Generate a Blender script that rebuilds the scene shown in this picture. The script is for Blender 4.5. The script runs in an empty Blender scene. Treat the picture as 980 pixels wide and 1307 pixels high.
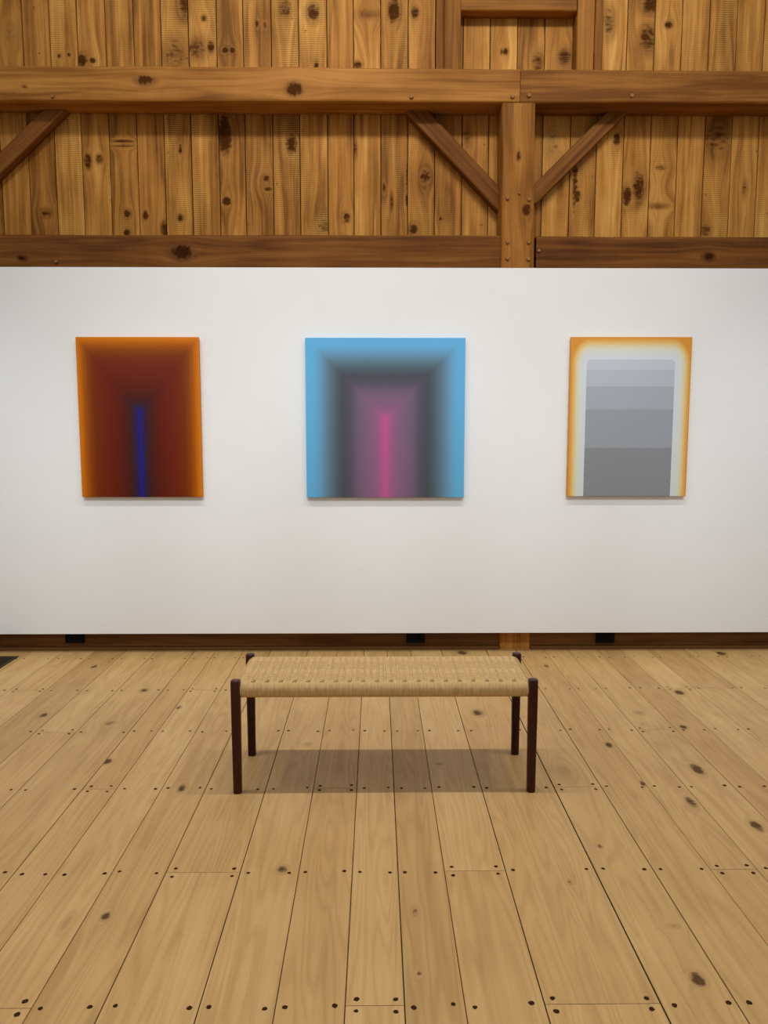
import bpy, bmesh, math, random
import numpy as np
from mathutils import Vector, Matrix

S = bpy.context.scene
C = S.collection
rng = np.random.default_rng(7)
random.seed(7)
F, CX, CY = 982.0, 490.0, 653.5          # focal length in pixels of the 980x1307 frame, its centre
PITCH = math.atan(107.5 / F); YAW = math.atan(10 / F); EYE = 1.5

# ------------------------------------------------------------------ camera
cam = bpy.data.cameras.new('camera'); camo = bpy.data.objects.new('camera', cam); C.objects.link(camo)
camo.location = (0, 0, EYE)
camo.rotation_euler = (math.pi / 2 - PITCH, 0, -YAW)
cam.sensor_fit = 'VERTICAL'; cam.sensor_height = 36.0; cam.lens = F / 1307 * 36.0
cam.clip_start = 0.05
S.camera = camo
ROT = camo.rotation_euler.to_matrix()


def ray(px, py):
    return ROT @ Vector((px - CX, CY - py, -F))


def at_y(px, py, Y):                       # measured point of the photograph on the vertical plane y = Y
    d = ray(px, py); t = Y / d.y
    return Vector((d.x * t, Y, EYE + d.z * t))


def on_floor(px, py):
    d = ray(px, py); t = -EYE / d.z
    return Vector((d.x * t, d.y * t, 0))


# ------------------------------------------------------------------ object helpers
def tag(o, label=None, cat=None, group=None, kind=None):
    if label: o['label'] = label
    if cat: o['category'] = cat
    if group: o['group'] = group
    if kind: o['kind'] = kind
    return o


def empty(name, loc, label, cat, group=None):
    o = bpy.data.objects.new(name, None); C.objects.link(o); o.location = loc
    o.empty_display_size = 0.1
    return tag(o, label, cat, group)


class MB:
    """collects quads with uv and a colour attribute (r tint, g knot, b kerf, a spare)"""
    def __init__(s):
        s.v = []; s.f = []; s.uv = []; s.c = []; s.mi = []; s.n = 0

    def grid(s, P, UV, COL, wrap=False, mat=0):
        """P [m,n,3], UV [m,n,2], COL [m,n,4]; wrap joins the last column to the first (column repeated for uv)"""
        m, n = P.shape[:2]
        base = s.n
        s.v.append(P.reshape(-1, 3)); s.uv.append(UV.reshape(-1, 2)); s.c.append(COL.reshape(-1, 4))
        s.n += m * n
        i = np.arange(m - 1)[:, None]; j = np.arange(n - 1)[None, :]
        a = base + i * n + j
        q = np.stack([a, a + 1, a + n + 1, a + n], -1).reshape(-1, 4)
        s.f += q.tolist(); s.mi += [mat] * len(q)

    def poly(s, pts, uv=None, col=(0.5, 0, 0, 1), mat=0):
        pts = np.array(pts, float)
        k = len(pts)
        s.v.append(pts); s.uv.append(np.array(uv, float) if uv is not None else pts[:, :2].copy())
        s.c.append(np.tile(np.array(col, float), (k, 1)))
        s.f.append(list(range(s.n, s.n + k))); s.mi.append(mat); s.n += k

    def build(s, name, mats, parent=None, smooth=True, weld=0.00005, loc=None, sharp=40):
        me = bpy.data.meshes.new(name)
        V = np.concatenate(s.v); UV = np.concatenate(s.uv); COL = np.concatenate(s.c)
        if loc is not None: V = V - np.array(loc)
        me.from_pydata(V.tolist(), [], s.f)
        li = np.empty(len(me.loops), dtype=np.int32); me.loops.foreach_get('vertex_index', li)
        uvl = me.uv_layers.new(name='uv'); uvl.data.foreach_set('uv', UV[li].astype(np.float32).ravel())
        at = me.color_attributes.new('wd', 'FLOAT_COLOR', 'CORNER')
        at.data.foreach_set('color', COL[li].astype(np.float32).ravel())
        for m in (mats if isinstance(mats, (list, tuple)) else [mats]): me.materials.append(m)
        me.polygons.foreach_set('material_index', np.array(s.mi, dtype=np.int32))
        bm = bmesh.new(); bm.from_mesh(me)
        bmesh.ops.remove_doubles(bm, verts=bm.verts, dist=weld)
        bmesh.ops.recalc_face_normals(bm, faces=bm.faces)
        bm.to_mesh(me); bm.free()
        if smooth:
            me.polygons.foreach_set('use_smooth', np.ones(len(me.polygons), dtype=bool))
            me.set_sharp_from_angle(angle=math.radians(sharp))
        me.update()
        o = bpy.data.objects.new(name, me); C.objects.link(o)
        if parent is not None: o.parent = parent
        elif loc is not None: o.location = loc
        return o


def solid(name, mat, bm, parent=None, loc=None, sharp=35):
    me = bpy.data.meshes.new(name)
    bmesh.ops.recalc_face_normals(bm, faces=bm.faces)
    bm.to_mesh(me); bm.free()
    me.polygons.foreach_set('use_smooth', np.ones(len(me.polygons), dtype=bool))
    me.set_sharp_from_angle(angle=math.radians(sharp))
    for m in (mat if isinstance(mat, (list, tuple)) else [mat]): me.materials.append(m)
    o = bpy.data.objects.new(name, me); C.objects.link(o)
    if parent is not None: o.parent = parent
    if loc is not None: o.location = loc
    return o


def box_bm(x0, x1, y0, y1, z0, z1, bev=0.0, seg=2, bm=None):
    b = bmesh.new()
    bmesh.ops.create_cube(b, size=1)
    for v in b.verts:
        v.co = Vector((x0 if v.co.x < 0 else x1, y0 if v.co.y < 0 else y1, z0 if v.co.z < 0 else z1))
    if bev:
        bmesh.ops.bevel(b, geom=list(b.edges), offset=bev, segments=seg, profile=0.5, affect='EDGES')
    if bm is None: return b
    me = bpy.data.meshes.new('tmp'); b.to_mesh(me); b.free(); bm.from_mesh(me); bpy.data.meshes.remove(me)
    return bm


# ------------------------------------------------------------------ materials
def lin(c):
    return tuple(((x / 255) / 12.92 if x / 255 <= 0.04045 else ((x / 255 + 0.055) / 1.055) ** 2.4) for x in c)


def alb(c, k=(1.06, 1.09, 1.13)):           # photograph colour on the white wall -> surface colour
    return tuple(min(0.95, a * b) for a, b in zip(lin(c), k)) + (1,)


class NT:
    def __init__(s, name):
        s.m = bpy.data.materials.new(name); s.m.use_nodes = True
        s.t = s.m.node_tree; s.t.nodes.clear()
        s.out = s.t.nodes.new('ShaderNodeOutputMaterial')
        s.b = s.t.nodes.new('ShaderNodeBsdfPrincipled')
        s.t.links.new(s.b.outputs[0], s.out.inputs[0])

    def n(s, kind, **kw):
        nd = s.t.nodes.new(kind)
        for k, v in kw.items(): setattr(nd, k, v)
        return nd

    def set(s, sock, v):
        if isinstance(v, bpy.types.NodeSocket): s.t.links.new(v, sock)
        else: sock.default_value = v

    def math(s, op, a, b=None, c=None, clamp=False):
        nd = s.n('ShaderNodeMath', operation=op, use_clamp=clamp)
        s.set(nd.inputs[0], a)
        if b is not None: s.set(nd.inputs[1], b)
        if c is not None: s.set(nd.inputs[2], c)
        return nd.outputs[0]

    def mix(s, f, a, b, blend='MIX'):
        nd = s.n('ShaderNodeMix', data_type='RGBA', blend_type=blend)
        s.set(nd.inputs[0], f); s.set(nd.inputs[6], a); s.set(nd.inputs[7], b)
        return nd.outputs[2]

    def ramp(s, f, stops, interp='LINEAR'):
        nd = s.n('ShaderNodeValToRGB'); cr = nd.color_ramp; cr.interpolation = interp
        while len(cr.elements) < len(stops): cr.elements.new(0.5)
        for e, (p, c) in zip(cr.elements, stops):
            e.position = p; e.color = c if len(c) == 4 else tuple(c) + (1,)
        s.set(nd.inputs[0], f)
        return nd.outputs[0]

    def rng(s, v, a, b, c, d):
        nd = s.n('ShaderNodeMapRange'); nd.clamp = True
        s.set(nd.inputs[0], v)
        for i, x in enumerate((a, b, c, d)): s.set(nd.inputs[i + 1], x)
        return nd.outputs[0]

    def comb(s, x, y, z=0.0):
        nd = s.n('ShaderNodeCombineXYZ')
        for i, v in enumerate((x, y, z)): s.set(nd.inputs[i], v)
        return nd.outputs[0]

    def noise(s, vec, scale=1.0, detail=3, rough=0.55, dist=0.0):
        nd = s.n('ShaderNodeTexNoise'); s.set(nd.inputs['Vector'], vec)
        nd.inputs['Scale'].default_value = scale; nd.inputs['Detail'].default_value = detail
        nd.inputs['Roughness'].default_value = rough; nd.inputs['Distortion'].default_value = dist
        return nd.outputs[0]

    def bump(s, h, strength, dist):
        nd = s.n('ShaderNodeBump'); nd.inputs['Strength'].default_value = strength
        nd.inputs['Distance'].default_value = dist; s.set(nd.inputs['Height'], h)
        s.t.links.new(nd.outputs[0], s.b.inputs['Normal'])


def wood(name, dark, mid, light, knotc, rough=0.5, grain=90, stretch=2.2, rings=7.0, ring_amt=0.35, streak_amt=0.5,
         kerf=0.0, tint_amt=0.35, bump=0.25, blotch=0.25, red=None, spec=0.35):
    """uv.x across the grain, uv.y along it (metres); attribute wd: r board tint, g knot, b kerf amount"""
    t = NT(name)
    uv = t.n('ShaderNodeUVMap', uv_map='uv').outputs[0]
    sp = t.n('ShaderNodeSeparateXYZ'); t.set(sp.inputs[0], uv); u, v = sp.outputs[0], sp.outputs[1]
    at = t.n('ShaderNodeAttribute', attribute_name='wd')
    ss = t.n('ShaderNodeSeparateColor'); t.set(ss.inputs[0], at.outputs[0]); tint, knot, kf = ss.outputs
    fine = t.noise(t.comb(t.math('MULTIPLY', u, grain * 2.2), t.math('MULTIPLY', v, stretch * 2)), 1, 4, 0.6)
    streak = t.noise(t.comb(t.math('MULTIPLY', u, grain * 0.42), t.math('MULTIPLY', v, stretch * 0.55), 3.3), 1, 3, 0.6)
    broad = t.noise(t.comb(t.math('MULTIPLY', u, 7.0), t.math('MULTIPLY', v, 0.55), 7.1), 1, 2, 0.5, 0.3)
    ringv = t.math('MULTIPLY', t.math('ADD', broad, t.math('MULTIPLY', knot, 0.25)), rings * 6.283)
    ring = t.math('SINE', t.math('ADD', ringv, t.math('MULTIPLY', fine, 1.6)))
    ring = t.math('POWER', t.math('MULTIPLY_ADD', ring, 0.5, 0.5), 2.2)
    blot = t.noise(t.comb(t.math('MULTIPLY', u, 5.0), t.math('MULTIPLY', v, 3.0), 1.7), 1, 3, 0.55)
    f = t.math('ADD', 0.5, t.math('MULTIPLY', t.math('SUBTRACT', streak, 0.5), streak_amt * 1.6))
    f = t.math('ADD', f, t.math('MULTIPLY', t.math('SUBTRACT', fine, 0.5), streak_amt * 0.8))
    f = t.math('SUBTRACT', f, t.math('MULTIPLY', ring, ring_amt * 0.55))
    f = t.math('ADD', f, t.math('MULTIPLY', t.math('SUBTRACT', blot, 0.5), blotch * 1.6))
    f = t.math('ADD', f, t.math('MULTIPLY', t.math('SUBTRACT', tint, 0.5), tint_amt * 1.6), clamp=True)
    col = t.ramp(f, [(0.05, dark), (0.5, mid), (0.95, light)])
    if red:
        col = t.mix(t.rng(t.noise(t.comb(t.math('MULTIPLY', tint, 37.0), t.math('MULTIPLY', v, 0.25)), 1, 1), 0.45, 0.75, 0, 0.55), col, red, 'MULTIPLY')
    h = t.math('ADD', t.math('MULTIPLY', fine, 0.6), t.math('MULTIPLY', ring, 0.3))
    if kerf:
        wob = t.noise(t.comb(t.math('MULTIPLY', u, 6.0), t.math('MULTIPLY', v, 2.0), 9.0), 1, 2)
        k = t.math('SINE', t.math('MULTIPLY', t.math('ADD', v, t.math('MULTIPLY', wob, 0.02)), 6.283 / 0.0135))
        patch = t.rng(t.noise(t.comb(t.math('MULTIPLY', u, 9.0), t.math('MULTIPLY', v, 2.2), 5.0), 1, 3), 0.42, 0.62, 0, 1)
        ka = t.math('MULTIPLY', t.math('MULTIPLY', patch, kf), t.rng(k, -0.2, 1.0, 0, kerf))
        col = t.mix(ka, col, tuple(min(1, x * 1.7) for x in light[:3]) + (1,))
        h = t.math('ADD', h, t.math('MULTIPLY', ka, 0.8))
    halo_col = tuple(0.45 * a + 0.55 * b for a, b in zip(dark, knotc))
    kn = t.rng(t.math('ADD', knot, t.math('MULTIPLY', t.math('SUBTRACT', t.noise(t.comb(t.math('MULTIPLY', u, 110.0), t.math('MULTIPLY', v, 45.0)), 1, 3), 0.5),
                                          t.rng(knot, 0.03, 0.3, 0, 1.1))), 0.42, 0.74, 0, 0.9)
    halo = t.rng(t.math('ADD', knot, t.math('MULTIPLY', t.math('SUBTRACT', streak, 0.5), t.rng(knot, 0.01, 0.2, 0, 0.6))), 0.06, 0.6, 0, 0.5)
    col = t.mix(halo, col, halo_col)
    col = t.mix(kn, col, knotc)
    t.set(t.b.inputs['Base Color'], col)
    t.set(t.b.inputs['Roughness'], t.math('MULTIPLY_ADD', fine, 0.2, rough - 0.1))
    t.set(t.b.inputs['Specular IOR Level'], t.math('MULTIPLY', t.math('SUBTRACT', 1.0, kn), spec))
    t.bump(h, bump, 0.002)
    return t.m


def plain(name, col, rough=0.5, spec=0.5, metal=0.0, noise_amt=0.06, scale=40, bump=0.0):
    t = NT(name)
    co = t.n('ShaderNodeTexCoord').outputs['Object']
    nz = t.noise(co, scale, 3)
    lo = tuple(max(0, c * (1 - noise_amt)) for c in col[:3]) + (1,); hi = tuple(min(1, c * (1 + noise_amt)) for c in col[:3]) + (1,)
    t.set(t.b.inputs['Base Color'], t.ramp(nz, [(0.3, lo), (0.7, hi)]))
    t.b.inputs['Roughness'].default_value = rough; t.b.inputs['Specular IOR Level'].default_value = spec
    t.b.inputs['Metallic'].default_value = metal
    if bump: t.bump(nz, bump, 0.001)
    return t.m


PINE = dict(rough=0.55, grain=80, stretch=1.6, rings=4.0, ring_amt=0.40, streak_amt=0.78, blotch=0.34, spec=0.10)
M_plank = wood('pine_planks', (0.19, 0.070, 0.009, 1), (0.47, 0.205, 0.037, 1), (0.72, 0.385, 0.098, 1), (0.055, 0.016, 0.004, 1),
               kerf=0.34, tint_amt=0.5, red=(0.93, 0.88, 0.95, 1), bump=0.35, **PINE)
M_beam = wood('old_beam', (0.17, 0.058, 0.008, 1), (0.33, 0.132, 0.022, 1), (0.50, 0.225, 0.050, 1), (0.06, 0.018, 0.005, 1),
              kerf=0.12, tint_amt=0.8, bump=0.4, **PINE)
M_dark = wood('dark_timber', (0.085, 0.026, 0.0035, 1), (0.175, 0.062, 0.0105, 1), (0.28, 0.112, 0.024, 1), (0.03, 0.009, 0.003, 1),
              kerf=0.12, tint_amt=0.6, bump=0.4, **PINE)
M_oak = wood('oak_floor', (0.30, 0.165, 0.053, 1), (0.46, 0.284, 0.108, 1), (0.60, 0.405, 0.185, 1), (0.075, 0.036, 0.015, 1),
             rough=0.45, grain=70, stretch=1.4, rings=15.0, ring_amt=0.25, streak_amt=0.30, tint_amt=0.34, bump=0.15, blotch=0.22,
             red=(0.96, 0.88, 0.82, 1), spec=0.2)
M_peg = plain('peg_dark', (0.036, 0.014, 0.006, 1), 0.8, 0.04)
M_seam = plain('seam_dark', (0.035, 0.018, 0.008, 1), 0.9, 0.1)
M_rose = wood('rosewood', (0.016, 0.003, 0.002, 1), (0.050, 0.0095, 0.005, 1), (0.095, 0.021, 0.009, 1), (0.01, 0.004, 0.003, 1),
              rough=0.38, grain=160, stretch=3, rings=5, ring_amt=0.5, streak_amt=0.7, bump=0.1, spec=0.22)
M_wall = plain('white_wall_paint', (0.79, 0.80, 0.80, 1), 0.85, 0.15, noise_amt=0.008, scale=6, bump=0.03)
M_trim = wood('dark_sill', (0.085, 0.032, 0.008, 1), (0.15, 0.062, 0.017, 1), (0.22, 0.10, 0.03, 1), (0.04, 0.015, 0.004, 1), **PINE)
M_black = plain('black_plastic', (0.004, 0.004, 0.004, 1), 0.6, 0.08)
M_iron = plain('dark_grille', (0.040, 0.029, 0.017, 1), 0.6, 0.15)
M_stretch = plain('stretcher_pine', (0.55, 0.40, 0.24, 1), 0.7, 0.2, scale=15)
M_pegwood = plain('oak_peg', (0.30, 0.14, 0.04, 1), 0.6, 0.2)


# ------------------------------------------------------------------ wood geometry helpers
def knot_field(X, Z, knots):
    g = np.zeros_like(X); push = np.zeros_like(X)
    for (kx, kz, rx, rz, s) in knots:
        d2 = ((X - kx) / rx) ** 2 + ((Z - kz) / rz) ** 2
        g = np.maximum(g, s * np.exp(-d2 ** 1.3))
        e = np.exp(-(((X - kx) / (rx * 3)) ** 2 + ((Z - kz) / (rz * 3.2)) ** 2))
        push += -np.tanh((X - kx) / rx) * e * rx * 0.9
    return g, push


def timber(name, p0, p1, w, d, mat, side=Vector((0, -1, 0)), parent=None, tint=0.5, kerf=0.3, knots=(), wob=0.002, step=0.03, uoff=None, bev=0.007, loc=None):
    """squared timber from p0 to p1; face `side` is the front, w across that face, d through; knots on the front as (s along m, t across m, r)"""
    p0 = Vector(p0); p1 = Vector(p1)
    ax = (p1 - p0); L = ax.length; ax.normalize()
    fr = (side - ax * side.dot(ax)).normalized()
    ac = ax.cross(fr).normalized()
    hw, hd = w / 2, d / 2
    pr = []                                      # closed profile in (across, out)
    nx = max(4, int(w / 0.012)); ny = 4
    def seg(a, b, n): return [(a[0] + (b[0] - a[0]) * k / n, a[1] + (b[1] - a[1]) * k / n) for k in range(n)]
    pr += seg((-hw + bev, hd), (hw - bev, hd), nx) + seg((hw - bev, hd), (hw, hd - bev), 2)
    pr += seg((hw, hd - bev), (hw, -hd + bev), ny) + seg((hw, -hd + bev), (hw - bev, -hd), 1)
    pr += seg((hw - bev, -hd), (-hw + bev, -hd), 4) + seg((-hw + bev, -hd), (-hw, -hd + bev), 1)
    pr += seg((-hw, -hd + bev), (-hw, hd - bev), ny) + seg((-hw, hd - bev), (-hw + bev, hd), 2)
    pr.append(pr[0]); pr = np.array(pr)
    per = np.concatenate([[0], np.cumsum(np.hypot(*np.diff(pr, axis=0).T))])
    m = max(3, int(L / step) + 1)
    s = np.linspace(0, L, m)
    A = np.tile(pr[:, 0], (m, 1)); O = np.tile(pr[:, 1], (m, 1)); SS = np.tile(s[:, None], (1, len(pr)))
    ph = rng.uniform(0, 6.28, 6)
    wv = wob * (np.sin(SS * 2.1 + ph[0]) + 0.6 * np.sin(SS * 5.3 + ph[1]) + 0.4 * np.sin(SS * 13 + ph[2]))
    O2 = O + wv * np.sign(O); A2 = A + wob * (np.sin(SS * 1.7 + ph[3]) + 0.5 * np.sin(SS * 7.1 + ph[4])) * np.sign(A)
    P = (np.array(p0)[None, None] + SS[..., None] * np.array(ax) + A2[..., None] * np.array(ac) + O2[..., None] * np.array(fr))
    U = np.tile(per, (m, 1)); uo = rng.uniform(0, 50) if uoff is None else uoff
    g = np.zeros_like(SS)
    front = np.clip((O - (hd - bev)) / bev, 0, 1)
    if len(knots):
        g, push = knot_field(A, SS, [(k[1], k[0], k[2], k[3] if len(k) > 3 else k[2] * 1.3, 1.0) for k in knots]); g = g * front
        U = U + push * front
    COL = np.stack([np.full_like(SS, tint), g, np.full_like(SS, kerf), np.ones_like(SS)], -1)
    mb = MB(); mb.grid(P, np.stack([U + uo, SS + uo * 0.7], -1), COL)
    for k in (0, m - 1):
        mb.poly(P[k, :-1], uv=np.stack([A[k, :-1] + uo, O[k, :-1] * 3], -1), col=(tint * 0.7, 0, 0, 1))
    return mb.build(name, mat, parent, loc=loc, sharp=50)


def disc_bm(center, normal, r, h, seg=12, dome=0.4):
    bm = bmesh.new()
    n = Vector(normal).normalized(); a = n.orthogonal().normalized(); b = n.cross(a)
    c = Vector(center); rings = []
    for rr, hh in ((r, -h * 0.5), (r, h * (1 - dome)), (r * 0.78, h)):
        rings.append([bm.verts.new(c + n * hh + (a * math.cos(6.28318 * k / seg) + b * math.sin(6.28318 * k / seg)) * rr) for k in range(seg)])
    for r0, r1 in zip(rings, rings[1:]):
        for k in range(seg): bm.faces.new((r0[k], r0[(k + 1) % seg], r1[(k + 1) % seg], r1[k]))
    bm.faces.new(rings[-1])
    return bm


# ------------------------------------------------------------------ floor of wide oak boards
SEAMS = [-4.4, -4.2, -3.98, -3.8, -3.56, -3.38, -3.16, -2.98, -2.74, -2.54, -2.33, -2.11, -1.90, -1.69, -1.49, -1.228, -1.086, -0.898, -0.715, -0.463, -0.264, -0.083,
         0.073, 0.231, 0.439, 0.745, 0.945, 1.14, 1.30, 1.50, 1.665, 1.84, 2.09, 2.28, 2.50, 2.68, 2.9, 3.1, 3.32, 3.5, 3.72, 3.9, 4.12, 4.3]
R0 = 1.857
ROWS = [R0 + 0.6115 * k for k in range(-3, 6)]       # joist lines with a pair of plugs in every board
JOINTS = {(-0.715, 1): 1, (0.231, 1): 1, (0.439, 0): 1, (-0.264, 2): 1, (-0.083, 0): 1, (-1.086, 0): 1, (1.14, 1): 1, (0.745, 2): 1, (1.30, 3): 1, (1.665, 4): 1,
          (-2.11, 4): 1, (-1.086, 4): 1, (-1.69, 3): 1, (-1.228, 2): 1}
FK = [(890, 1250, .022, .030, 1), (867, 884, .030, .045, .9), (872, 928, .022, .03, .9), (890, 982, .028, .06, .95), (777, 951, .02, .035, .9), (820, 1000, .012, .03, .9),
      (610, 910, .035, .055, .75), (590, 833, .04, .05, .9), (920, 834, .035, .05, .9), (697, 850, .02, .04, .7), (120, 851, .022, .04, .8), (184, 881, .03, .04, .75),
      (55, 913, .025, .04, .75), (137, 972, .022, .03, 1), (232, 1006, .02, .05, .75), (228, 903, .015, .03, .75), (140, 923, .03, .04, .6), (135, 1170, .016, .025, .9),
      (360, 1110, .022, .03, .7), (965, 1054, .022, .045, .95), (882, 1024, .02, .055, .85), (530, 1165, .012, .03, .5), (535, 1242, .008, .012, .7), (765, 1080, .012, .015, .85),
      (727, 1126, .01, .02, .6), (720, 985, .07, .12, .32), (560, 975, .02, .012, .6), (815, 910, .03, .04, .55), (85, 1177, .014, .05, .45), (860, 1182, .02, .01, .5),
      (393, 950, .02, .025, .5), (820, 924, .015, .02, .5)]
knots_floor = []
for (px, py, rx, ry, s) in FK:
    p = on_floor(px, py); knots_floor.append((p.x, p.y, rx, ry, s))
for k in range(60):                                    # more small knots beyond the frame
    x = rng.uniform(-4.3, 4.3); y = rng.uniform(-1.4, 5)
    if abs(x) > 0.56 * y + 0.2: knots_floor.append((x, y, .015, .03, .8))
mb = MB()
YB0, YB1 = -1.6, 5.36
TINT = {-0.264: 0.42, 0.073: 0.42, 0.231: .55, 0.439: 0.62, -0.463: 0.6, -0.715: 0.55}
for x0, x1 in zip(SEAMS, SEAMS[1:]):
    cuts = [YB0] + [ROWS[r + 3] for r in range(-3, 6) if (x0, r) in JOINTS] + [YB1]
    if len(cuts) == 2 and (x0 < -1.7 or x0 > 1.7): cuts = [YB0, ROWS[rng.integers(2, 8)], YB1]
    base_t = TINT.get(x0, rng.uniform(0.3, 0.72))
    for y0, y1 in zip(cuts, cuts[1:]):
        gap = (0.0006, 0.0011, 0.0014)[int(abs(x0) * 1000) % 3]
        ga, gb = gap, gap
        if x1 == 0.745 or x0 == 0.745: ga = gb = 0.0019
        fine = abs(x0) < 2.4
        nx = max(5, int((x1 - x0) / (0.008 if fine else 0.016))); ny = max(6, int((y1 - y0) / (0.011 if fine else 0.025)))
        xs = np.concatenate([[x0 + ga - 0.0, x0 + ga + 0.0012], np.linspace(x0 + ga + 0.012, x1 - gb - 0.012, nx), [x1 - gb - 0.0012, x1 - gb]])
        ye = 0.0008
        ys = np.linspace(y0 + ye, y1 - ye, ny)
        Y, X = np.meshgrid(ys, xs, indexing='ij')
        edge = np.minimum(X - xs[0], xs[-1] - X)
        Z = np.where(edge < 0.001, -0.0022, 0.0)
        g, push = knot_field(X, Y, [k for k in knots_floor if x0 - .05 < k[0] < x1 + .05 and y0 - .2 < k[1] < y1 + .2 and x0 < k[0] < x1])
        uo = rng.uniform(0, 60)
        tint = np.clip(base_t + rng.uniform(-0.12, 0.12), 0.1, 0.9)
        COL = np.stack([np.full_like(X, tint), g, np.zeros_like(X), np.ones_like(X)], -1)
        mb.grid(np.stack([X, Y, Z], -1), np.stack([X + push + uo, Y + uo * 0.37], -1), COL)
mb.poly([(-4.4, YB0, -0.009), (4.3, YB0, -0.009), (4.3, YB1, -0.009), (-4.4, YB1, -0.009)], mat=1)
# dark plugs, a pair in each board on each joist line, doubled at the end joints
def plug(x, y):
    r = rng.uniform(0.0062, 0.0082); k = 10
    a0 = rng.uniform(0, 6)
    rr = r * rng.uniform(0.85, 1.15, k)
    mb.poly([(x + rr[i] * math.cos(a0 + 6.28318 * i / k), y + rr[i] * math.sin(a0 + 6.28318 * i / k), 0.0004) for i in range(k)], mat=2)
for x0, x1 in zip(SEAMS, SEAMS[1:]):
    for r, y in enumerate(ROWS):
        j = (x0, r - 3) in JOINTS
        for x in (x0 + rng.uniform(.022, .034), x1 - rng.uniform(.022, .034)):
            if j: plug(x, y + .022 + rng.uniform(-.004, .004)); plug(x, y - .022 + rng.uniform(-.004, .004))
            else: plug(x, y + rng.uniform(-.009, .009))
fl = mb.build('floor', [M_oak, M_seam, M_peg], weld=1e-6); fl['kind'] = 'structure'

# ------------------------------------------------------------------ plank wall behind
YP = 5.31
PX = [6, 41, 75, 109, 144, 179, 213, 247, 282, 315, 350, 384, 419, 452, 486, 520, 554, 588.5, 622, 656, 690, 725, 758, 792, 826, 860, 894, 928, 962]
seam_x = [at_y(p, 300, YP).x for p in PX]
while seam_x[0] > -4.3: seam_x.insert(0, seam_x[0] - 0.187)
while seam_x[-1] < 4.2: seam_x.append(seam_x[-1] + 0.187)
WK = [(287, 172, 10, 26, 1), (289, 257, 6, 6, 1), (112, 206, 6, 12, .8), (127, 203, 6, 7, .7), (162, 273, 5, 5, 1), (162, 297, 5, 5, 1), (186, 275, 4, 7, .9), (230, 278, 4, 4, 1),
      (211, 292, 6, 9, .9), (230, 190, 3, 8, .8), (157, 180, 16, 1.6, .8), (157, 186, 16, 1.4, .6), (340, 228, 6, 4, .8), (342, 241, 7, 4, .7), (372, 184, 9, 14, .8), (414, 288, 9, 10, .6),
      (443, 278, 6, 7, .8), (452, 190, 4, 12, .7), (222, 68, 16, 22, .55), (250, 62, 16, 18, .55), (269, 60, 5, 8, .85), (260, 23, 4, 4, .8), (287, 64, 5, 4, 1), (296, 64, 4, 4, 1), (328, 30, 3, 6, .8),
      (338, 32, 3, 5, .7), (364, 12, 10, 14, .6), (400, 16, 10, 12, .8), (404, 84, 4, 5, .8), (456, 83, 6, 5, .9), (105, 77, 7, 8, .95), (76, 72, 3, 4, .8), (88, 70, 3, 3, .8), (118, 77, 5, 4, .9), (470, 18, 18, 7, .5),
      (235, 8, 8, 16, .7), (542, 225, 8, 10, .75), (545, 227, 5, 5, .8), (528, 292, 7, 7, .85), (520, 222, 3, 22, .7), (520, 255, 3, 10, .8), (572, 258, 6, 20, .4), (596, 175, 8, 18, .5), (503, 15, 9, 16, .9), (530, 16, 6, 8, .75),
      (777, 30, 10, 18, .6), (827, 50, 13, 18, .75), (830, 6, 12, 12, .85), (815, 240, 10, 22, .75), (800, 250, 7, 14, .85), (843, 214, 8, 4, .6), (915, 175, 20, 22, .6), (840, 263, 18, 4, .5),
      (734, 225, 4, 50, .75), (736, 250, 6, 10, .8), (705, 180, 12, 30, .45), (716, 235, 5, 36, .4), (900, 294, 9, 9, .6), (720, 72, 10, 14, .65), (687, 78, 10, 16, .6), (645, 66, 4, 5, .8), (853, 32, 6, 5, .8),
      (787, 178, 6, 10, .8), (857, 70, 4, 20, .4), (950, 240, 5, 14, .5), (58, 272, 8, 6, .6), (490, 240, 3, 10, .7), (500, 256, 3, 14, .6), (640, 66, 3, 6, .6), (755, 232, 3, 20, .4), (15, 42, 14, 18, .4), (562, 280, 3, 3, .8)]
wk = []
for (px, py, rx, ry, s) in WK:
    p = at_y(px, py, YP); wk.append((p.x, p.z, rx * YP / F, ry * YP / F * 1.05, s))
for k in range(110):
    x = rng.uniform(-4.3, 4.2); z = rng.uniform(2.7, 5.3)
    q = abs(x) < 2.7 and z < 4.6
    wk.append((x, z, .005 if q else .014, .007 if q else .02, .8))
mb = MB()
for i, (x0, x1) in enumerate(zip(seam_x, seam_x[1:])):
    tint = rng.uniform(0.25, 0.75); kf = rng.choice([0.0, 0.1, 0.5, 1.0]); uo = rng.uniform(0, 60); dy = rng.uniform(-0.002, 0.002)
    if -0.1 < x0 < 2.4: kf = max(kf, 0.35)
    xs = np.concatenate([[x0 + 0.0015, x0 + 0.0035], np.linspace(x0 + 0.010, x1 - 0.010, 24), [x1 - 0.0035, x1 - 0.0015]])
    zs = np.concatenate([[0.0, 1.4, 2.6], np.arange(2.64, 5.2, 0.009), [5.4]])
    Z, X = np.meshgrid(zs, xs, indexing='ij')
    e = np.minimum(X - xs[0], xs[-1] - X)
    Y = YP + dy + np.where(e < 0.001, 0.012, 0.0)
    g, push = knot_field(X, Z, [k for k in wk if x0 < k[0] < x1])
    COL = np.stack([np.full_like(X, tint), g, np.full_like(X, kf), np.ones_like(X)], -1)
    mb.grid(np.stack([X, Y, Z], -1), np.stack([X + push + uo, Z + uo * .31], -1), COL)
mb.poly([(-4.4, YP + .03, 0), (4.3, YP + .03, 0), (4.3, YP + .03, 5.4), (-4.4, YP + .03, 5.4)], mat=1)
w = mb.build('wall_back', [M_plank, M_seam], weld=1e-6); w['kind'] = 'structure'

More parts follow.
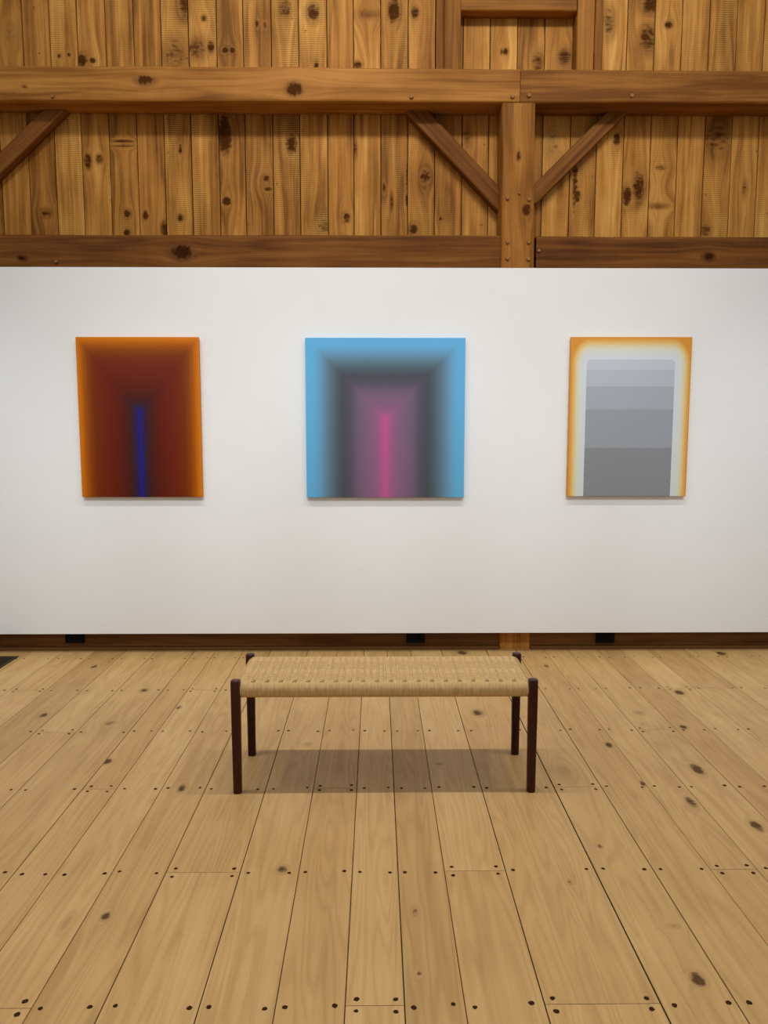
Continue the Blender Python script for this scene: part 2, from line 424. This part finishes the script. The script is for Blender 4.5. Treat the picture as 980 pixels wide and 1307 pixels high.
# ------------------------------------------------------------------ frame timbers
def thing_timber(name, label, p0, p1, wdt, dep, cat='timber', pegs=(), **kw):
    c = (Vector(p0) + Vector(p1)) / 2
    if not pegs:
        return tag(timber(name, p0, p1, wdt, dep, kw.pop('mat', M_beam), loc=c, **kw), label, cat)
    r = empty(name, c, label, cat)
    timber('squared_timber', Vector(p0) - c, Vector(p1) - c, wdt, dep, kw.pop('mat', M_beam), parent=r, **kw)
    for (q, rad) in pegs:
        solid('wooden_peg', M_pegwood, disc_bm(q - c, (0, -1, 0), rad, 0.012, dome=0.5), parent=r)
    return r

YB = 5.09; DB = 0.205
zb0 = at_y(490, 130.3, YB).z; zb1 = at_y(490, 86.6, YB).z; zc = (zb0 + zb1) / 2; hb = zb1 - zb0
xj = at_y(664, 110, YB).x
yc = YB + DB / 2
def pg(px, py, Y, r=.013): return (at_y(px, py, Y), r)
thing_timber('tie_beam', 'long honey-brown squared beam running left from the joint above the post', (-4.3, yc, zc + .006), (xj - .0015, yc, zc), hb, DB, 'beam', tint=.60, kerf=.3,
             knots=[(4.3 + at_y(375, 100, YB).x, .03, .045), (4.3 + at_y(185, 105, YB).x, -.02, .03, .06), (4.3 + at_y(30, 110, YB).x, .02, .01)],
             pegs=[pg(67, 123, YB), pg(525, 124, YB), pg(654, 123.5, YB)])
thing_timber('tie_beam', 'squared brown beam running right from the joint above the post', (xj + .0015, yc, zc - .002), (4.2, yc, zc - .003), hb * .985, DB, 'beam', tint=.30, kerf=.6,
             pegs=[pg(675, 122, YB), pg(806, 122.5, YB)])
YPO = 5.10
pt = at_y(662, 133, YPO); pb = at_y(656.6, 828, YPO)
wp = at_y(683, 230, YPO).x - at_y(640.5, 230, YPO).x
thing_timber('wall_post', 'upright squared post under the beam joint with a braced top and peg heads', (pb.x, YPO + .1, 0), (pt.x, YPO + .1, zb0 + .002), wp, .2, 'post', tint=.5, kerf=.3,
             knots=[(at_y(673, 268, YPO).z, -.045 if False else .055, .035), (at_y(660, 200, YPO).z, 0, .02, .03)],
             pegs=[pg(647.6, 253, YPO), pg(675, 254.5, YPO), pg(662.6, 247, YPO, .008), pg(647.6, 308.7, YPO), pg(674.7, 309, YPO), pg(647.6, 329.6, YPO), pg(674.2, 330.6, YPO)])
YR = 5.112
zr1 = at_y(490, 300, YR).z; zr0 = zr1 - .215
xl = at_y(640, 320, YR).x; xr = at_y(684, 320, YR).x
thing_timber('wall_rail', 'dark brown horizontal rail left of the post, just above the white wall', (-4.3, YR + .1, (zr0 + zr1) / 2), (xl - .002, YR + .1, (zr0 + zr1) / 2), zr1 - zr0, .19, 'rail', mat=M_dark, tint=.5, kerf=.0,
             knots=[(4.3 + at_y(232, 314, YR).x, .0, .055), (4.3 + at_y(28, 328, YR).x, .04, .02)], pegs=[pg(72, 334, YR, .010)])
thing_timber('wall_rail', 'dark brown rough-sawn rail right of the post, just above the white wall', (xr + .002, YR + .1, (zr0 + zr1) / 2 - .003), (4.2, YR + .1, (zr0 + zr1) / 2 - .003), zr1 - zr0, .19, 'rail', mat=M_dark, tint=.42, kerf=.6,
             knots=[(at_y(905, 320, YR).x - xr, .02, .03)], pegs=[pg(687.5, 320, YR, .010)])
# braces
YBR = 5.225; db = YP - YBR - .004
def brace(label, c0, c1, width, **kw):
    a = at_y(*c0, YBR); b = at_y(*c1, YBR)
    a.y = b.y = YBR + db / 2
    d = (b - a).normalized()
    thing_timber('diagonal_brace', label, a - d * .06, b + d * .05, width, db, 'brace', bev=.006, mat=M_dark, **kw)
brace('brown diagonal brace rising left from the post to the beam', (535, 145.5), (637, 254.5), .112, tint=.6, kerf=0, wob=.001)
brace('brown diagonal brace rising right from the post to the beam', (787, 144), (684.5, 246), .098, tint=.65, kerf=.2, wob=.001)
brace('diagonal brace under the beam at the far left end, its foot out of frame', (69, 140), (-30, 237), .098, tint=.65, kerf=.2, wob=.001)
xq = at_y(-34, 230, YPO).x - wp / 2
o = timber('trim_5', (xq, YPO + .1, 0), (xq, YPO + .1, zb0 + .002), wp, .2, M_beam, tint=.5); o['kind'] = 'structure'
# studs and header above the beam
YS = 5.205
def stud(label, x0, x1, tint):
    a = at_y(x0, 60, YS).x; b = at_y(x1, 60, YS).x
    return thing_timber('wall_stud', label, ((a + b) / 2, (YS + YP) / 2 - .002, zb1 - .004), ((a + b) / 2, (YS + YP) / 2 - .002, 5.3), b - a, YP - YS - .004, 'stud', tint=tint, kerf=.4, bev=.005, wob=.001)
stud('upright stud on the beam at the left end of the header', 567, 588, .42)
stud('upright orange-brown stud on the beam at the right end of the header', 736.5, 757.5, .62)
zh = at_y(660, 13, YS).z
a = at_y(588.3, 10, YS).x; b = at_y(736, 10, YS).x
thing_timber('window_header', 'short horizontal header timber between the two upright studs at the top', (a, (YS + YP) / 2 - .002, zh + .075), (b, (YS + YP) / 2 - .002, zh + .075), .15, YP - YS - .004, 'header', tint=.5, bev=.004, wob=.0008)
# flat casing boards beside the studs
for (x0, x1, nm) in ((556.5, 567, 1), (757.5, 768, 2)):
    a = at_y(x0, 60, YP).x; b = at_y(x1, 60, YP).x
    o = timber('trim_%d' % nm, ((a + b) / 2, YP - .009, zb1 - .01), ((a + b) / 2, YP - .009, 5.3), b - a, .016, M_beam, tint=.45, bev=.002, wob=.0)
    o['kind'] = 'structure'

# sill timbers at the floor, left and right of the post
zs = .17
for nm, x0, x1 in (('baseboard_left', -4.3, pb.x - wp / 2 - .002), ('baseboard_right', pb.x + wp / 2 + .002, 4.2)):
    o = timber(nm, (x0, 5.105 + .1, zs / 2 + .011), (x1, 5.105 + .1, zs / 2 + .011), zs - .022, .19, M_trim, tint=.5, wob=.001)
    o['kind'] = 'structure'
    q = solid('trim_%d' % (3 if 'left' in nm else 4), M_trim, box_bm(x0, x1, 5.092, 5.2, .001, .022, .003)); q['kind'] = 'structure'

# ------------------------------------------------------------------ white partition the pictures hang on
YW = 5.0
zw0 = at_y(490, 808.3, YW).z; zw1 = at_y(490, 341.6, YW).z
o = solid('wall_front', M_wall, box_bm(-4.3, 4.2, YW, YW + .055, zw0, zw1, .0025)); o['kind'] = 'structure'

# ------------------------------------------------------------------ paintings
def base_coords(t, W, H):
    sp = t.n('ShaderNodeSeparateXYZ'); t.set(sp.inputs[0], t.n('ShaderNodeTexCoord').outputs['Object'])
    x = t.math('DIVIDE', t.math('ADD', sp.outputs[0], W / 2), W, clamp=True)
    d = t.math('DIVIDE', t.math('SUBTRACT', H / 2, sp.outputs[2]), W)
    xm = t.math('MINIMUM', x, t.math('SUBTRACT', 1.0, x))
    return sp, x, t.math('MAXIMUM', d, 0.0), xm


def nested_mat(name, W, H, k, stops, bands=44):
    t = NT(name)
    sp, x, d, xm = base_coords(t, W, H)
    m = t.math('MULTIPLY', t.math('MINIMUM', xm, t.math('MULTIPLY', d, k)), 2.0)
    q = t.math('DIVIDE', t.math('FLOOR', t.math('MULTIPLY', m, bands)), bands)
    m = t.math('ADD', t.math('MULTIPLY', m, 0.3), t.math('MULTIPLY', q, 0.7))
    t.set(t.b.inputs['Base Color'], t.ramp(m, [(p, alb(c)) for p, c in stops]))
    t.b.inputs['Roughness'].default_value = 0.6; t.b.inputs['Specular IOR Level'].default_value = 0.15
    return t.m


def arch_mat(name, W, H):
    t = NT(name)
    sp, x, d, xm = base_coords(t, W, H)
    R = 0.165
    a = t.math('MAXIMUM', t.math('SUBTRACT', R, xm), 0.0)
    b = t.math('MAXIMUM', t.math('SUBTRACT', R, t.math('MULTIPLY', d, 0.735)), 0.0)
    m = t.math('SUBTRACT', R, t.math('SQRT', t.math('ADD', t.math('MULTIPLY', a, a), t.math('MULTIPLY', b, b))))
    q = t.math('DIVIDE', t.math('FLOOR', t.math('MULTIPLY', m, 90)), 90)
    border = t.ramp(t.math('DIVIDE', q, 0.135), [(0.0, alb((205, 139, 50))), (0.10, alb((212, 153, 70))), (0.24, alb((214, 178, 110))), (0.37, alb((211, 196, 154))),
                                               (0.53, alb((205, 204, 190))), (0.8, alb((200, 204, 204))), (1.0, alb((200, 206, 212)))])
    hf = t.math('DIVIDE', t.math('MULTIPLY', d, W), H)
    inner = t.ramp(hf, [(0.0, alb((182, 187, 194))), (0.203, alb((172, 177, 184))), (0.302, alb((158, 162, 168))), (0.448, alb((146, 149, 154))), (0.69, alb((131, 133, 136)))], 'CONSTANT')
    f = t.math('GREATER_THAN', m, 0.1345)
    col = t.mix(f, border, inner)
    t.set(t.b.inputs['Base Color'], col)
    t.b.inputs['Roughness'].default_value = 0.6; t.b.inputs['Specular IOR Level'].default_value = 0.15
    return t.m


def painting(name, label, c, maker, depth=0.027):
    """c: left, right, top, bottom in photograph pixels at mid height"""
    Y = YW - depth - .006
    l, r, tp, bt = c
    mid = (tp + bt) / 2
    xa = at_y(l, mid, Y).x; xb = at_y(r, mid, Y).x; z1 = at_y((l + r) / 2, tp, Y).z; z0 = at_y((l + r) / 2, bt, Y).z
    W, H = xb - xa, z1 - z0
    e = empty('painting', ((xa + xb) / 2, YW, (z0 + z1) / 2), label, 'painting')
    cv = solid('canvas', maker(W, H), box_bm(-W / 2, W / 2, -depth - .006, -.006, -H / 2, H / 2, .003, 3), parent=e)
    bm = bmesh.new()
    g = .02; bw = .045
    for bx in ((-W / 2 + g, -W / 2 + g + bw, -H / 2 + g, H / 2 - g), (W / 2 - g - bw, W / 2 - g, -H / 2 + g, H / 2 - g),
               (-W / 2 + g + bw, W / 2 - g - bw, H / 2 - g - bw, H / 2 - g), (-W / 2 + g + bw, W / 2 - g - bw, -H / 2 + g, -H / 2 + g + bw)):
        box_bm(bx[0], bx[1], -.007, -.0005, bx[2], bx[3], 0, bm=bm)
    solid('stretcher_frame', M_stretch, bm, parent=e)
    return e


painting('a', 'tall painting fading from an orange border through dark red-brown to a thin blue stripe', (100.3, 255.8, 430, 634.5),
         lambda W, H: nested_mat('orange_blue_paint', W, H, 0.82, [(0, (202, 114, 6)), (.04, (190, 102, 4)), (.10, (158, 80, 2)), (.17, (130, 60, 3)), (.26, (112, 42, 6)), (.4, (104, 33, 8)), (.6, (94, 27, 10)),
                                  (.74, (80, 25, 14)), (.84, (64, 27, 27)), (.91, (48, 28, 50)), (.955, (36, 27, 96)), (1.0, (32, 28, 124))]))
painting('b', 'square blue-bordered painting fading through slate grey to a pink stripe', (390.3, 593, 431, 635),
         lambda W, H: nested_mat('blue_pink_paint', W, H, 1.0, [(0, (94, 168, 210)), (.10, (94, 164, 204)), (.18, (98, 146, 178)), (.28, (90, 116, 130)), (.38, (76, 90, 98)), (.46, (72, 74, 84)), (.56, (82, 77, 91)),
                                  (.64, (104, 87, 107)), (.72, (116, 90, 114)), (.84, (130, 90, 120)), (.91, (146, 88, 124)), (.96, (170, 84, 132)), (1.0, (190, 80, 138))]))
painting('c', 'tall painting of a rounded grey panel in steps inside a cream and orange border', (726.3, 879.4, 430, 633.5),
         lambda W, H: arch_mat('grey_arch_paint', W, H))

# ------------------------------------------------------------------ bench with a woven cord seat
fl_, fr_ = on_floor(303, 1011), on_floor(677.5, 1010)
bl_, br_ = on_floor(322.3, 963.5), on_floor(656.8, 962)
yf = (fl_.y + fr_.y) / 2 + .0; yb = (bl_.y + br_.y) / 2
cx = (fl_.x + fr_.x + bl_.x + br_.x) / 4
hx = ((fr_.x - fl_.x) + (br_.x - bl_.x)) / 4; hy = (yb - yf) / 2
cyb = (yf + yb) / 2
bench = empty('woven_bench', (cx, cyb, 0), 'long low bench with dark wooden legs and a woven tan cord seat', 'bench')
ZT = at_y(303, 869.5, yf - .018).z
for sx, sy in ((-1, -1), (1, -1), (-1, 1), (1, 1)):
    mb = MB(); seg = 24
    prof = [(0, .0160), (.004, .0175), (.15, .0182), (.30, .0194), (ZT - .05, .0198), (ZT - .007, .0196), (ZT - .003, .0185), (ZT - .0006, .0155), (ZT, .010)]
    th = np.linspace(0, 2 * math.pi, seg + 1); n = 3.4
    cs = np.sign(np.cos(th)) * np.abs(np.cos(th)) ** (2 / n); sn = np.sign(np.sin(th)) * np.abs(np.sin(th)) ** (2 / n)
    P = np.array([[(sx * hx + r * c, sy * hy + r * s, z) for c, s in zip(cs, sn)] for z, r in prof])
    U = np.tile(th * .02, (len(prof), 1)) + rng.uniform(0, 9); V = np.tile(np.array([[z] for z, _ in prof]), (1, seg + 1)) + rng.uniform(0, 9)
    COL = np.zeros(P.shape[:2] + (4,)); COL[..., 0] = .5; COL[..., 3] = 1
    mb.grid(P, np.stack([U, V], -1), COL); mb.poly(P[0, :-1], col=(.5, 0, 0, 1)); mb.poly(P[-1, :-1], col=(.5, 0, 0, 1))
    mb.build('leg', M_rose, bench)

# woven seat: rounded slab, cords modelled as relief
zt = at_y(490, 872, yf - .012).z
zbm = at_y(490, 892.3, yf - .012).z
XH = hx + .008; YH = hy + .012; R = (zt - zbm) / 2 * .92
def cord_mat():
    t = NT('paper_cord')
    uv = t.n('ShaderNodeUVMap', uv_map='uv').outputs[0]
    sp = t.n('ShaderNodeSeparateXYZ'); t.set(sp.inputs[0], uv); u, v = sp.outputs[0], sp.outputs[1]
    at = t.n('ShaderNodeAttribute', attribute_name='wd')
    ss = t.n('ShaderNodeSeparateColor'); t.set(ss.inputs[0], at.outputs[0]); top, hole_shade, over = ss.outputs
    # cords round the rails (across u) on the rolls; basket weave on top
    roll = t.math('ABSOLUTE', t.math('SINE', t.math('MULTIPLY', u, math.pi / 0.0042)))
    cordv = t.math('ABSOLUTE', t.math('SINE', t.math('MULTIPLY', v, math.pi / 0.0042)))
    pat = t.math('ADD', t.math('MULTIPLY', over, roll), t.math('MULTIPLY', t.math('SUBTRACT', 1.0, over), cordv))
    h = t.math('ADD', t.math('MULTIPLY', top, pat), t.math('MULTIPLY', t.math('SUBTRACT', 1.0, top), roll))
    nz = t.noise(t.comb(t.math('MULTIPLY', u, 230.0), t.math('MULTIPLY', v, 14.0)), 1, 3, .6)
    nz2 = t.noise(t.comb(t.math('MULTIPLY', u, 14.0), t.math('MULTIPLY', v, 200.0), 4), 1, 3, .6)
    tone = t.math('ADD', t.math('MULTIPLY', over, nz), t.math('MULTIPLY', t.math('SUBTRACT', 1.0, over), nz2))
    big = t.noise(t.comb(t.math('MULTIPLY', u, 60.0), t.math('MULTIPLY', v, 40.0), 2), 1, 2)
    tone = t.math('ADD', t.math('MULTIPLY', tone, .7), t.math('MULTIPLY', big, .3))
    c = t.ramp(tone, [(.25, (0.38, 0.225, 0.080, 1)), (.5, (0.55, 0.36, 0.152, 1)), (.75, (0.69, 0.48, 0.235, 1))])
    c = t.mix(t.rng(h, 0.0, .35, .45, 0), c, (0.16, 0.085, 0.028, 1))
    c = t.mix(hole_shade, c, (0.022, 0.009, 0.003, 1))  # dark stitches, plus shade painted between the woven cords
    t.set(t.b.inputs['Base Color'], c); t.b.inputs['Roughness'].default_value = .75; t.b.inputs['Specular IOR Level'].default_value = .2
    t.bump(h, .55, .0016)
    return t.m
M_cord = cord_mat()
# cross-section in (y, z): loop with fine points over the top
def section(inset):
    a = YH - inset; zt_, zb_ = zt - inset, zbm + inset
    r = max(.002, R - inset); q = []
    top_n = 100
    for k in range(top_n + 1): q.append((-a + r + (2 * a - 2 * r) * k / top_n, zt_, 0))
    for k in range(1, 9):
        an = math.pi / 2 * k / 9; q.append((a - r + r * math.sin(an), zt_ - r + r * math.cos(an), 1))
    for k in range(0, 9):
        an = math.pi / 2 * k / 8; q.append((a - r + r * math.cos(an), zb_ + r - r * math.sin(an), 1))
    for k in range(1, 10): q.append((a - r - (2 * a - 2 * r) * k / 10, zb_, 2))
    for k in range(0, 9):
        an = math.pi / 2 * k / 8; q.append((-a + r - r * math.sin(an), zb_ + r - r * math.cos(an), 1))
    for k in range(0, 9):
        an = math.pi / 2 * k / 9; q.append((-a + r - r * math.cos(an), zt_ - r + r * math.sin(an), 1))
    q.append(q[0]); return np.array(q)
nxs = 520
xs = np.concatenate([-XH + R * (1 - np.cos(np.linspace(0, math.pi / 2, 9)))[:-1], np.linspace(-XH + R, XH - R, nxs), (XH - R * (1 - np.cos(np.linspace(0, math.pi / 2, 9))))[::-1][1:]])
PW, PC = 0.0282, 0.0135                     # warp column pitch, weft band pitch
rows = []; uvs = []; cols = []
for x in xs:
    dd = R - (XH - abs(x))
    ins = R - math.sqrt(max(0, R * R - dd * dd)) if dd > 0 else 0
    q = section(ins)
    per = np.concatenate([[0], np.cumsum(np.hypot(np.diff(q[:, 0]), np.diff(q[:, 1])))])
    y, z, kind = q[:, 0], q[:, 1].copy(), q[:, 2]
    a = YH - R
    ontop = (kind == 0) & (abs(x) < XH - R * .6)
    ci = math.floor(x / PW); cf = x / PW - ci
    ri = np.floor((y + 9) / PC); rf = (y + 9) / PC - ri
    over = ((ci + ri) % 2 == 0) & (0.16 < cf < 0.84) | (cf < 0.16) | (cf > .93)
    over = np.where(ontop, over, 1.0)
    # relief: rows of weft bulge between raised warp columns
    relief = np.where(over > .5, .0022 * np.sqrt(np.clip(1 - (2 * rf - 1) ** 2, 0, 1)), -.0012 + .0022 * math.sqrt(max(0, 1 - (2 * cf - 1) ** 2)))
    rib = .0022 * math.exp(-(((cf if cf < .5 else cf - 1) - .04) / .1) ** 2)
    hole_shade = np.zeros_like(y)
    edge = np.where(y > -a, (y + a) * .75, np.where((kind == 1) & (z > zt - .008), (-a - y) * 1.2, 9))                                # stitch line along the front edge
    st = edge < .0078
    fs = (x / (2 * PW)) % 1.0
    if abs(x) < XH - R: hole_shade = np.where(st & (.30 < fs < .62), 1.0 * (0.75 + 0.25 * abs(math.sin((fs - .3) / .32 * 3.1416 * 2))), np.where((edge < .0045) & ((fs < .24) | (fs > .68)), .55, 0))
    dz = np.where(ontop, relief * .8 + rib - .001 - .004 * (1 - (y / YH) ** 2) * (1 - (x / XH) ** 2), 0)
    dz = np.where(hole_shade > .3, dz - .0025, dz)
    z = z + dz
    inner = ontop & (np.abs(y) < a - .004)
    hole_shade = np.where(inner & (rf < .16) & (cf > .14) & (cf < .94), np.maximum(hole_shade, .42 if (ci * 7) % 3 else .3), hole_shade)  # weave borders darkened in colour: painted shade between over and under cords
    hole_shade = np.where(inner & ((.12 < cf < .20) | (.86 < cf < .93)), np.maximum(hole_shade, .34), hole_shade)
    rows.append(np.stack([np.full_like(y, x), y, z], -1))
    uvs.append(np.stack([np.full_like(y, x + 3), per + 1], -1))
    cols.append(np.stack([ontop.astype(float), hole_shade, over, np.ones_like(y)], -1))
mb = MB(); P = np.array(rows)
mb.grid(P, np.array(uvs), np.array(cols))
for k in (0, -1): mb.poly(P[k, :-1], col=(0, 0, 1, 1))
mb.build('woven_seat', M_cord, bench, sharp=70)

# ------------------------------------------------------------------ outlets under the partition
def outlet(label, px):
    Y = 5.086
    c = at_y(px, 821, Y); wv = .124
    e = empty('electrical_outlet', (c.x, 5.105, c.z + .036), label, 'outlet', None)
    solid('cover_plate', M_black, box_bm(-wv / 2, wv / 2, -.02, .001, -.036, .036, .004), parent=e)
    for sx in (-1, 1):
        solid('socket', M_black, box_bm(sx * .028 - .017, sx * .028 + .017, -.024, -.018, -.014, .014, .004), parent=e)
outlet('black outlet on the sill below the orange and brown painting', 95)
outlet('black outlet on the sill behind the bench, nearest the post', 530.5)
outlet('black outlet on the sill below the grey panel painting', 772.5)

# ------------------------------------------------------------------ floor vent at the far left
vc = on_floor(24.5, 838)
VX1 = vc.x; VX0 = vc.x - .26; VY1 = vc.y; VY0 = vc.y - .36
e = empty('floor_vent', ((VX0 + VX1) / 2, (VY0 + VY1) / 2, 0), 'dark metal floor vent let into the boards at the far left', 'vent')
hw, hl = (VX1 - VX0) / 2, (VY1 - VY0) / 2
bm = bmesh.new()
for bx in ((-hw, -hw + .018, -hl, hl), (hw - .018, hw, -hl, hl), (-hw + .018, hw - .018, hl - .018, hl), (-hw + .018, hw - .018, -hl, -hl + .018)):
    box_bm(*bx, -.001, .004, .0015, 1, bm=bm)
solid('vent_frame', M_iron, bm, parent=e)
bm = bmesh.new()
k = -hw + .03
while k < hw - .02:
    box_bm(k, k + .007, -hl + .018, hl - .018, -.0005, .0025, 0, bm=bm); k += .017
k = -hl + .05
while k < hl - .03:
    box_bm(-hw + .018, hw - .018, k, k + .006, -.0005, .0028, 0, bm=bm); k += .045
solid('vent_grille', M_iron, bm, parent=e)
solid('vent_well', M_black, box_bm(-hw + .01, hw - .01, -hl + .01, hl - .01, -.0008, .0006), parent=e)

# ------------------------------------------------------------------ light: two rows of gallery track spots, soft room light
def spot(loc, aim, power, size, blend, radius=.04, col=(1, .93, .83)):
    l = bpy.data.lights.new('track_spot', 'SPOT'); l.energy = power; l.spot_size = math.radians(size); l.spot_blend = blend
    l.shadow_soft_size = radius; l.color = col
    o = bpy.data.objects.new('track_spot', l); C.objects.link(o); o.location = loc
    o.rotation_euler = (Vector(aim) - Vector(loc)).to_track_quat('-Z', 'Y').to_euler()
    return o
WARM = (1, .97, .925)
for x in (-2.3, -1.4, -.5, .4, 1.3, 2.2):              # floor row, above the bench
    spot((x, 3.0, 4.9), (x * .9, 2.35, 0), 92, 122, .8, .035, WARM)
for x in (-3.0, -2.0, -1.0, 0, 1.0, 2.0, 3.0):          # wall washers for the pictures
    spot((x, -1.0, 6.0), (x, 5.0, .72), 385, 23.5, .95, .05, (.87, .96, 1.02))
for x in (-1.35, -.3, .9, 2.2):                         # timber row
    spot((x, 1.0, 6.1), (x * .95, 5.2, 3.75), 275, 44, 1.0, .30, WARM)
wd = bpy.data.worlds.new('world'); S.world = wd; wd.use_nodes = True
bg = wd.node_tree.nodes.get('Background') or wd.node_tree.nodes.new('ShaderNodeBackground')
wt = wd.node_tree                                       # even room light, stronger from the open roof than from below
gen = wt.nodes.new('ShaderNodeTexCoord'); sep = wt.nodes.new('ShaderNodeSeparateXYZ'); mr = wt.nodes.new('ShaderNodeMapRange')
wt.links.new(gen.outputs['Generated'], sep.inputs[0]); wt.links.new(sep.outputs[2], mr.inputs[0])
for k, v in enumerate((-.25, .35, .20, .58)): mr.inputs[k + 1].default_value = v
bg.inputs[0].default_value = (.985, .985, .985, 1); wt.links.new(mr.outputs[0], bg.inputs[1])

vs = S.view_settings
vs.view_transform = 'Standard'; vs.look = 'None'; vs.gamma = 1; vs.use_curve_mapping = False; vs.exposure = 0.0
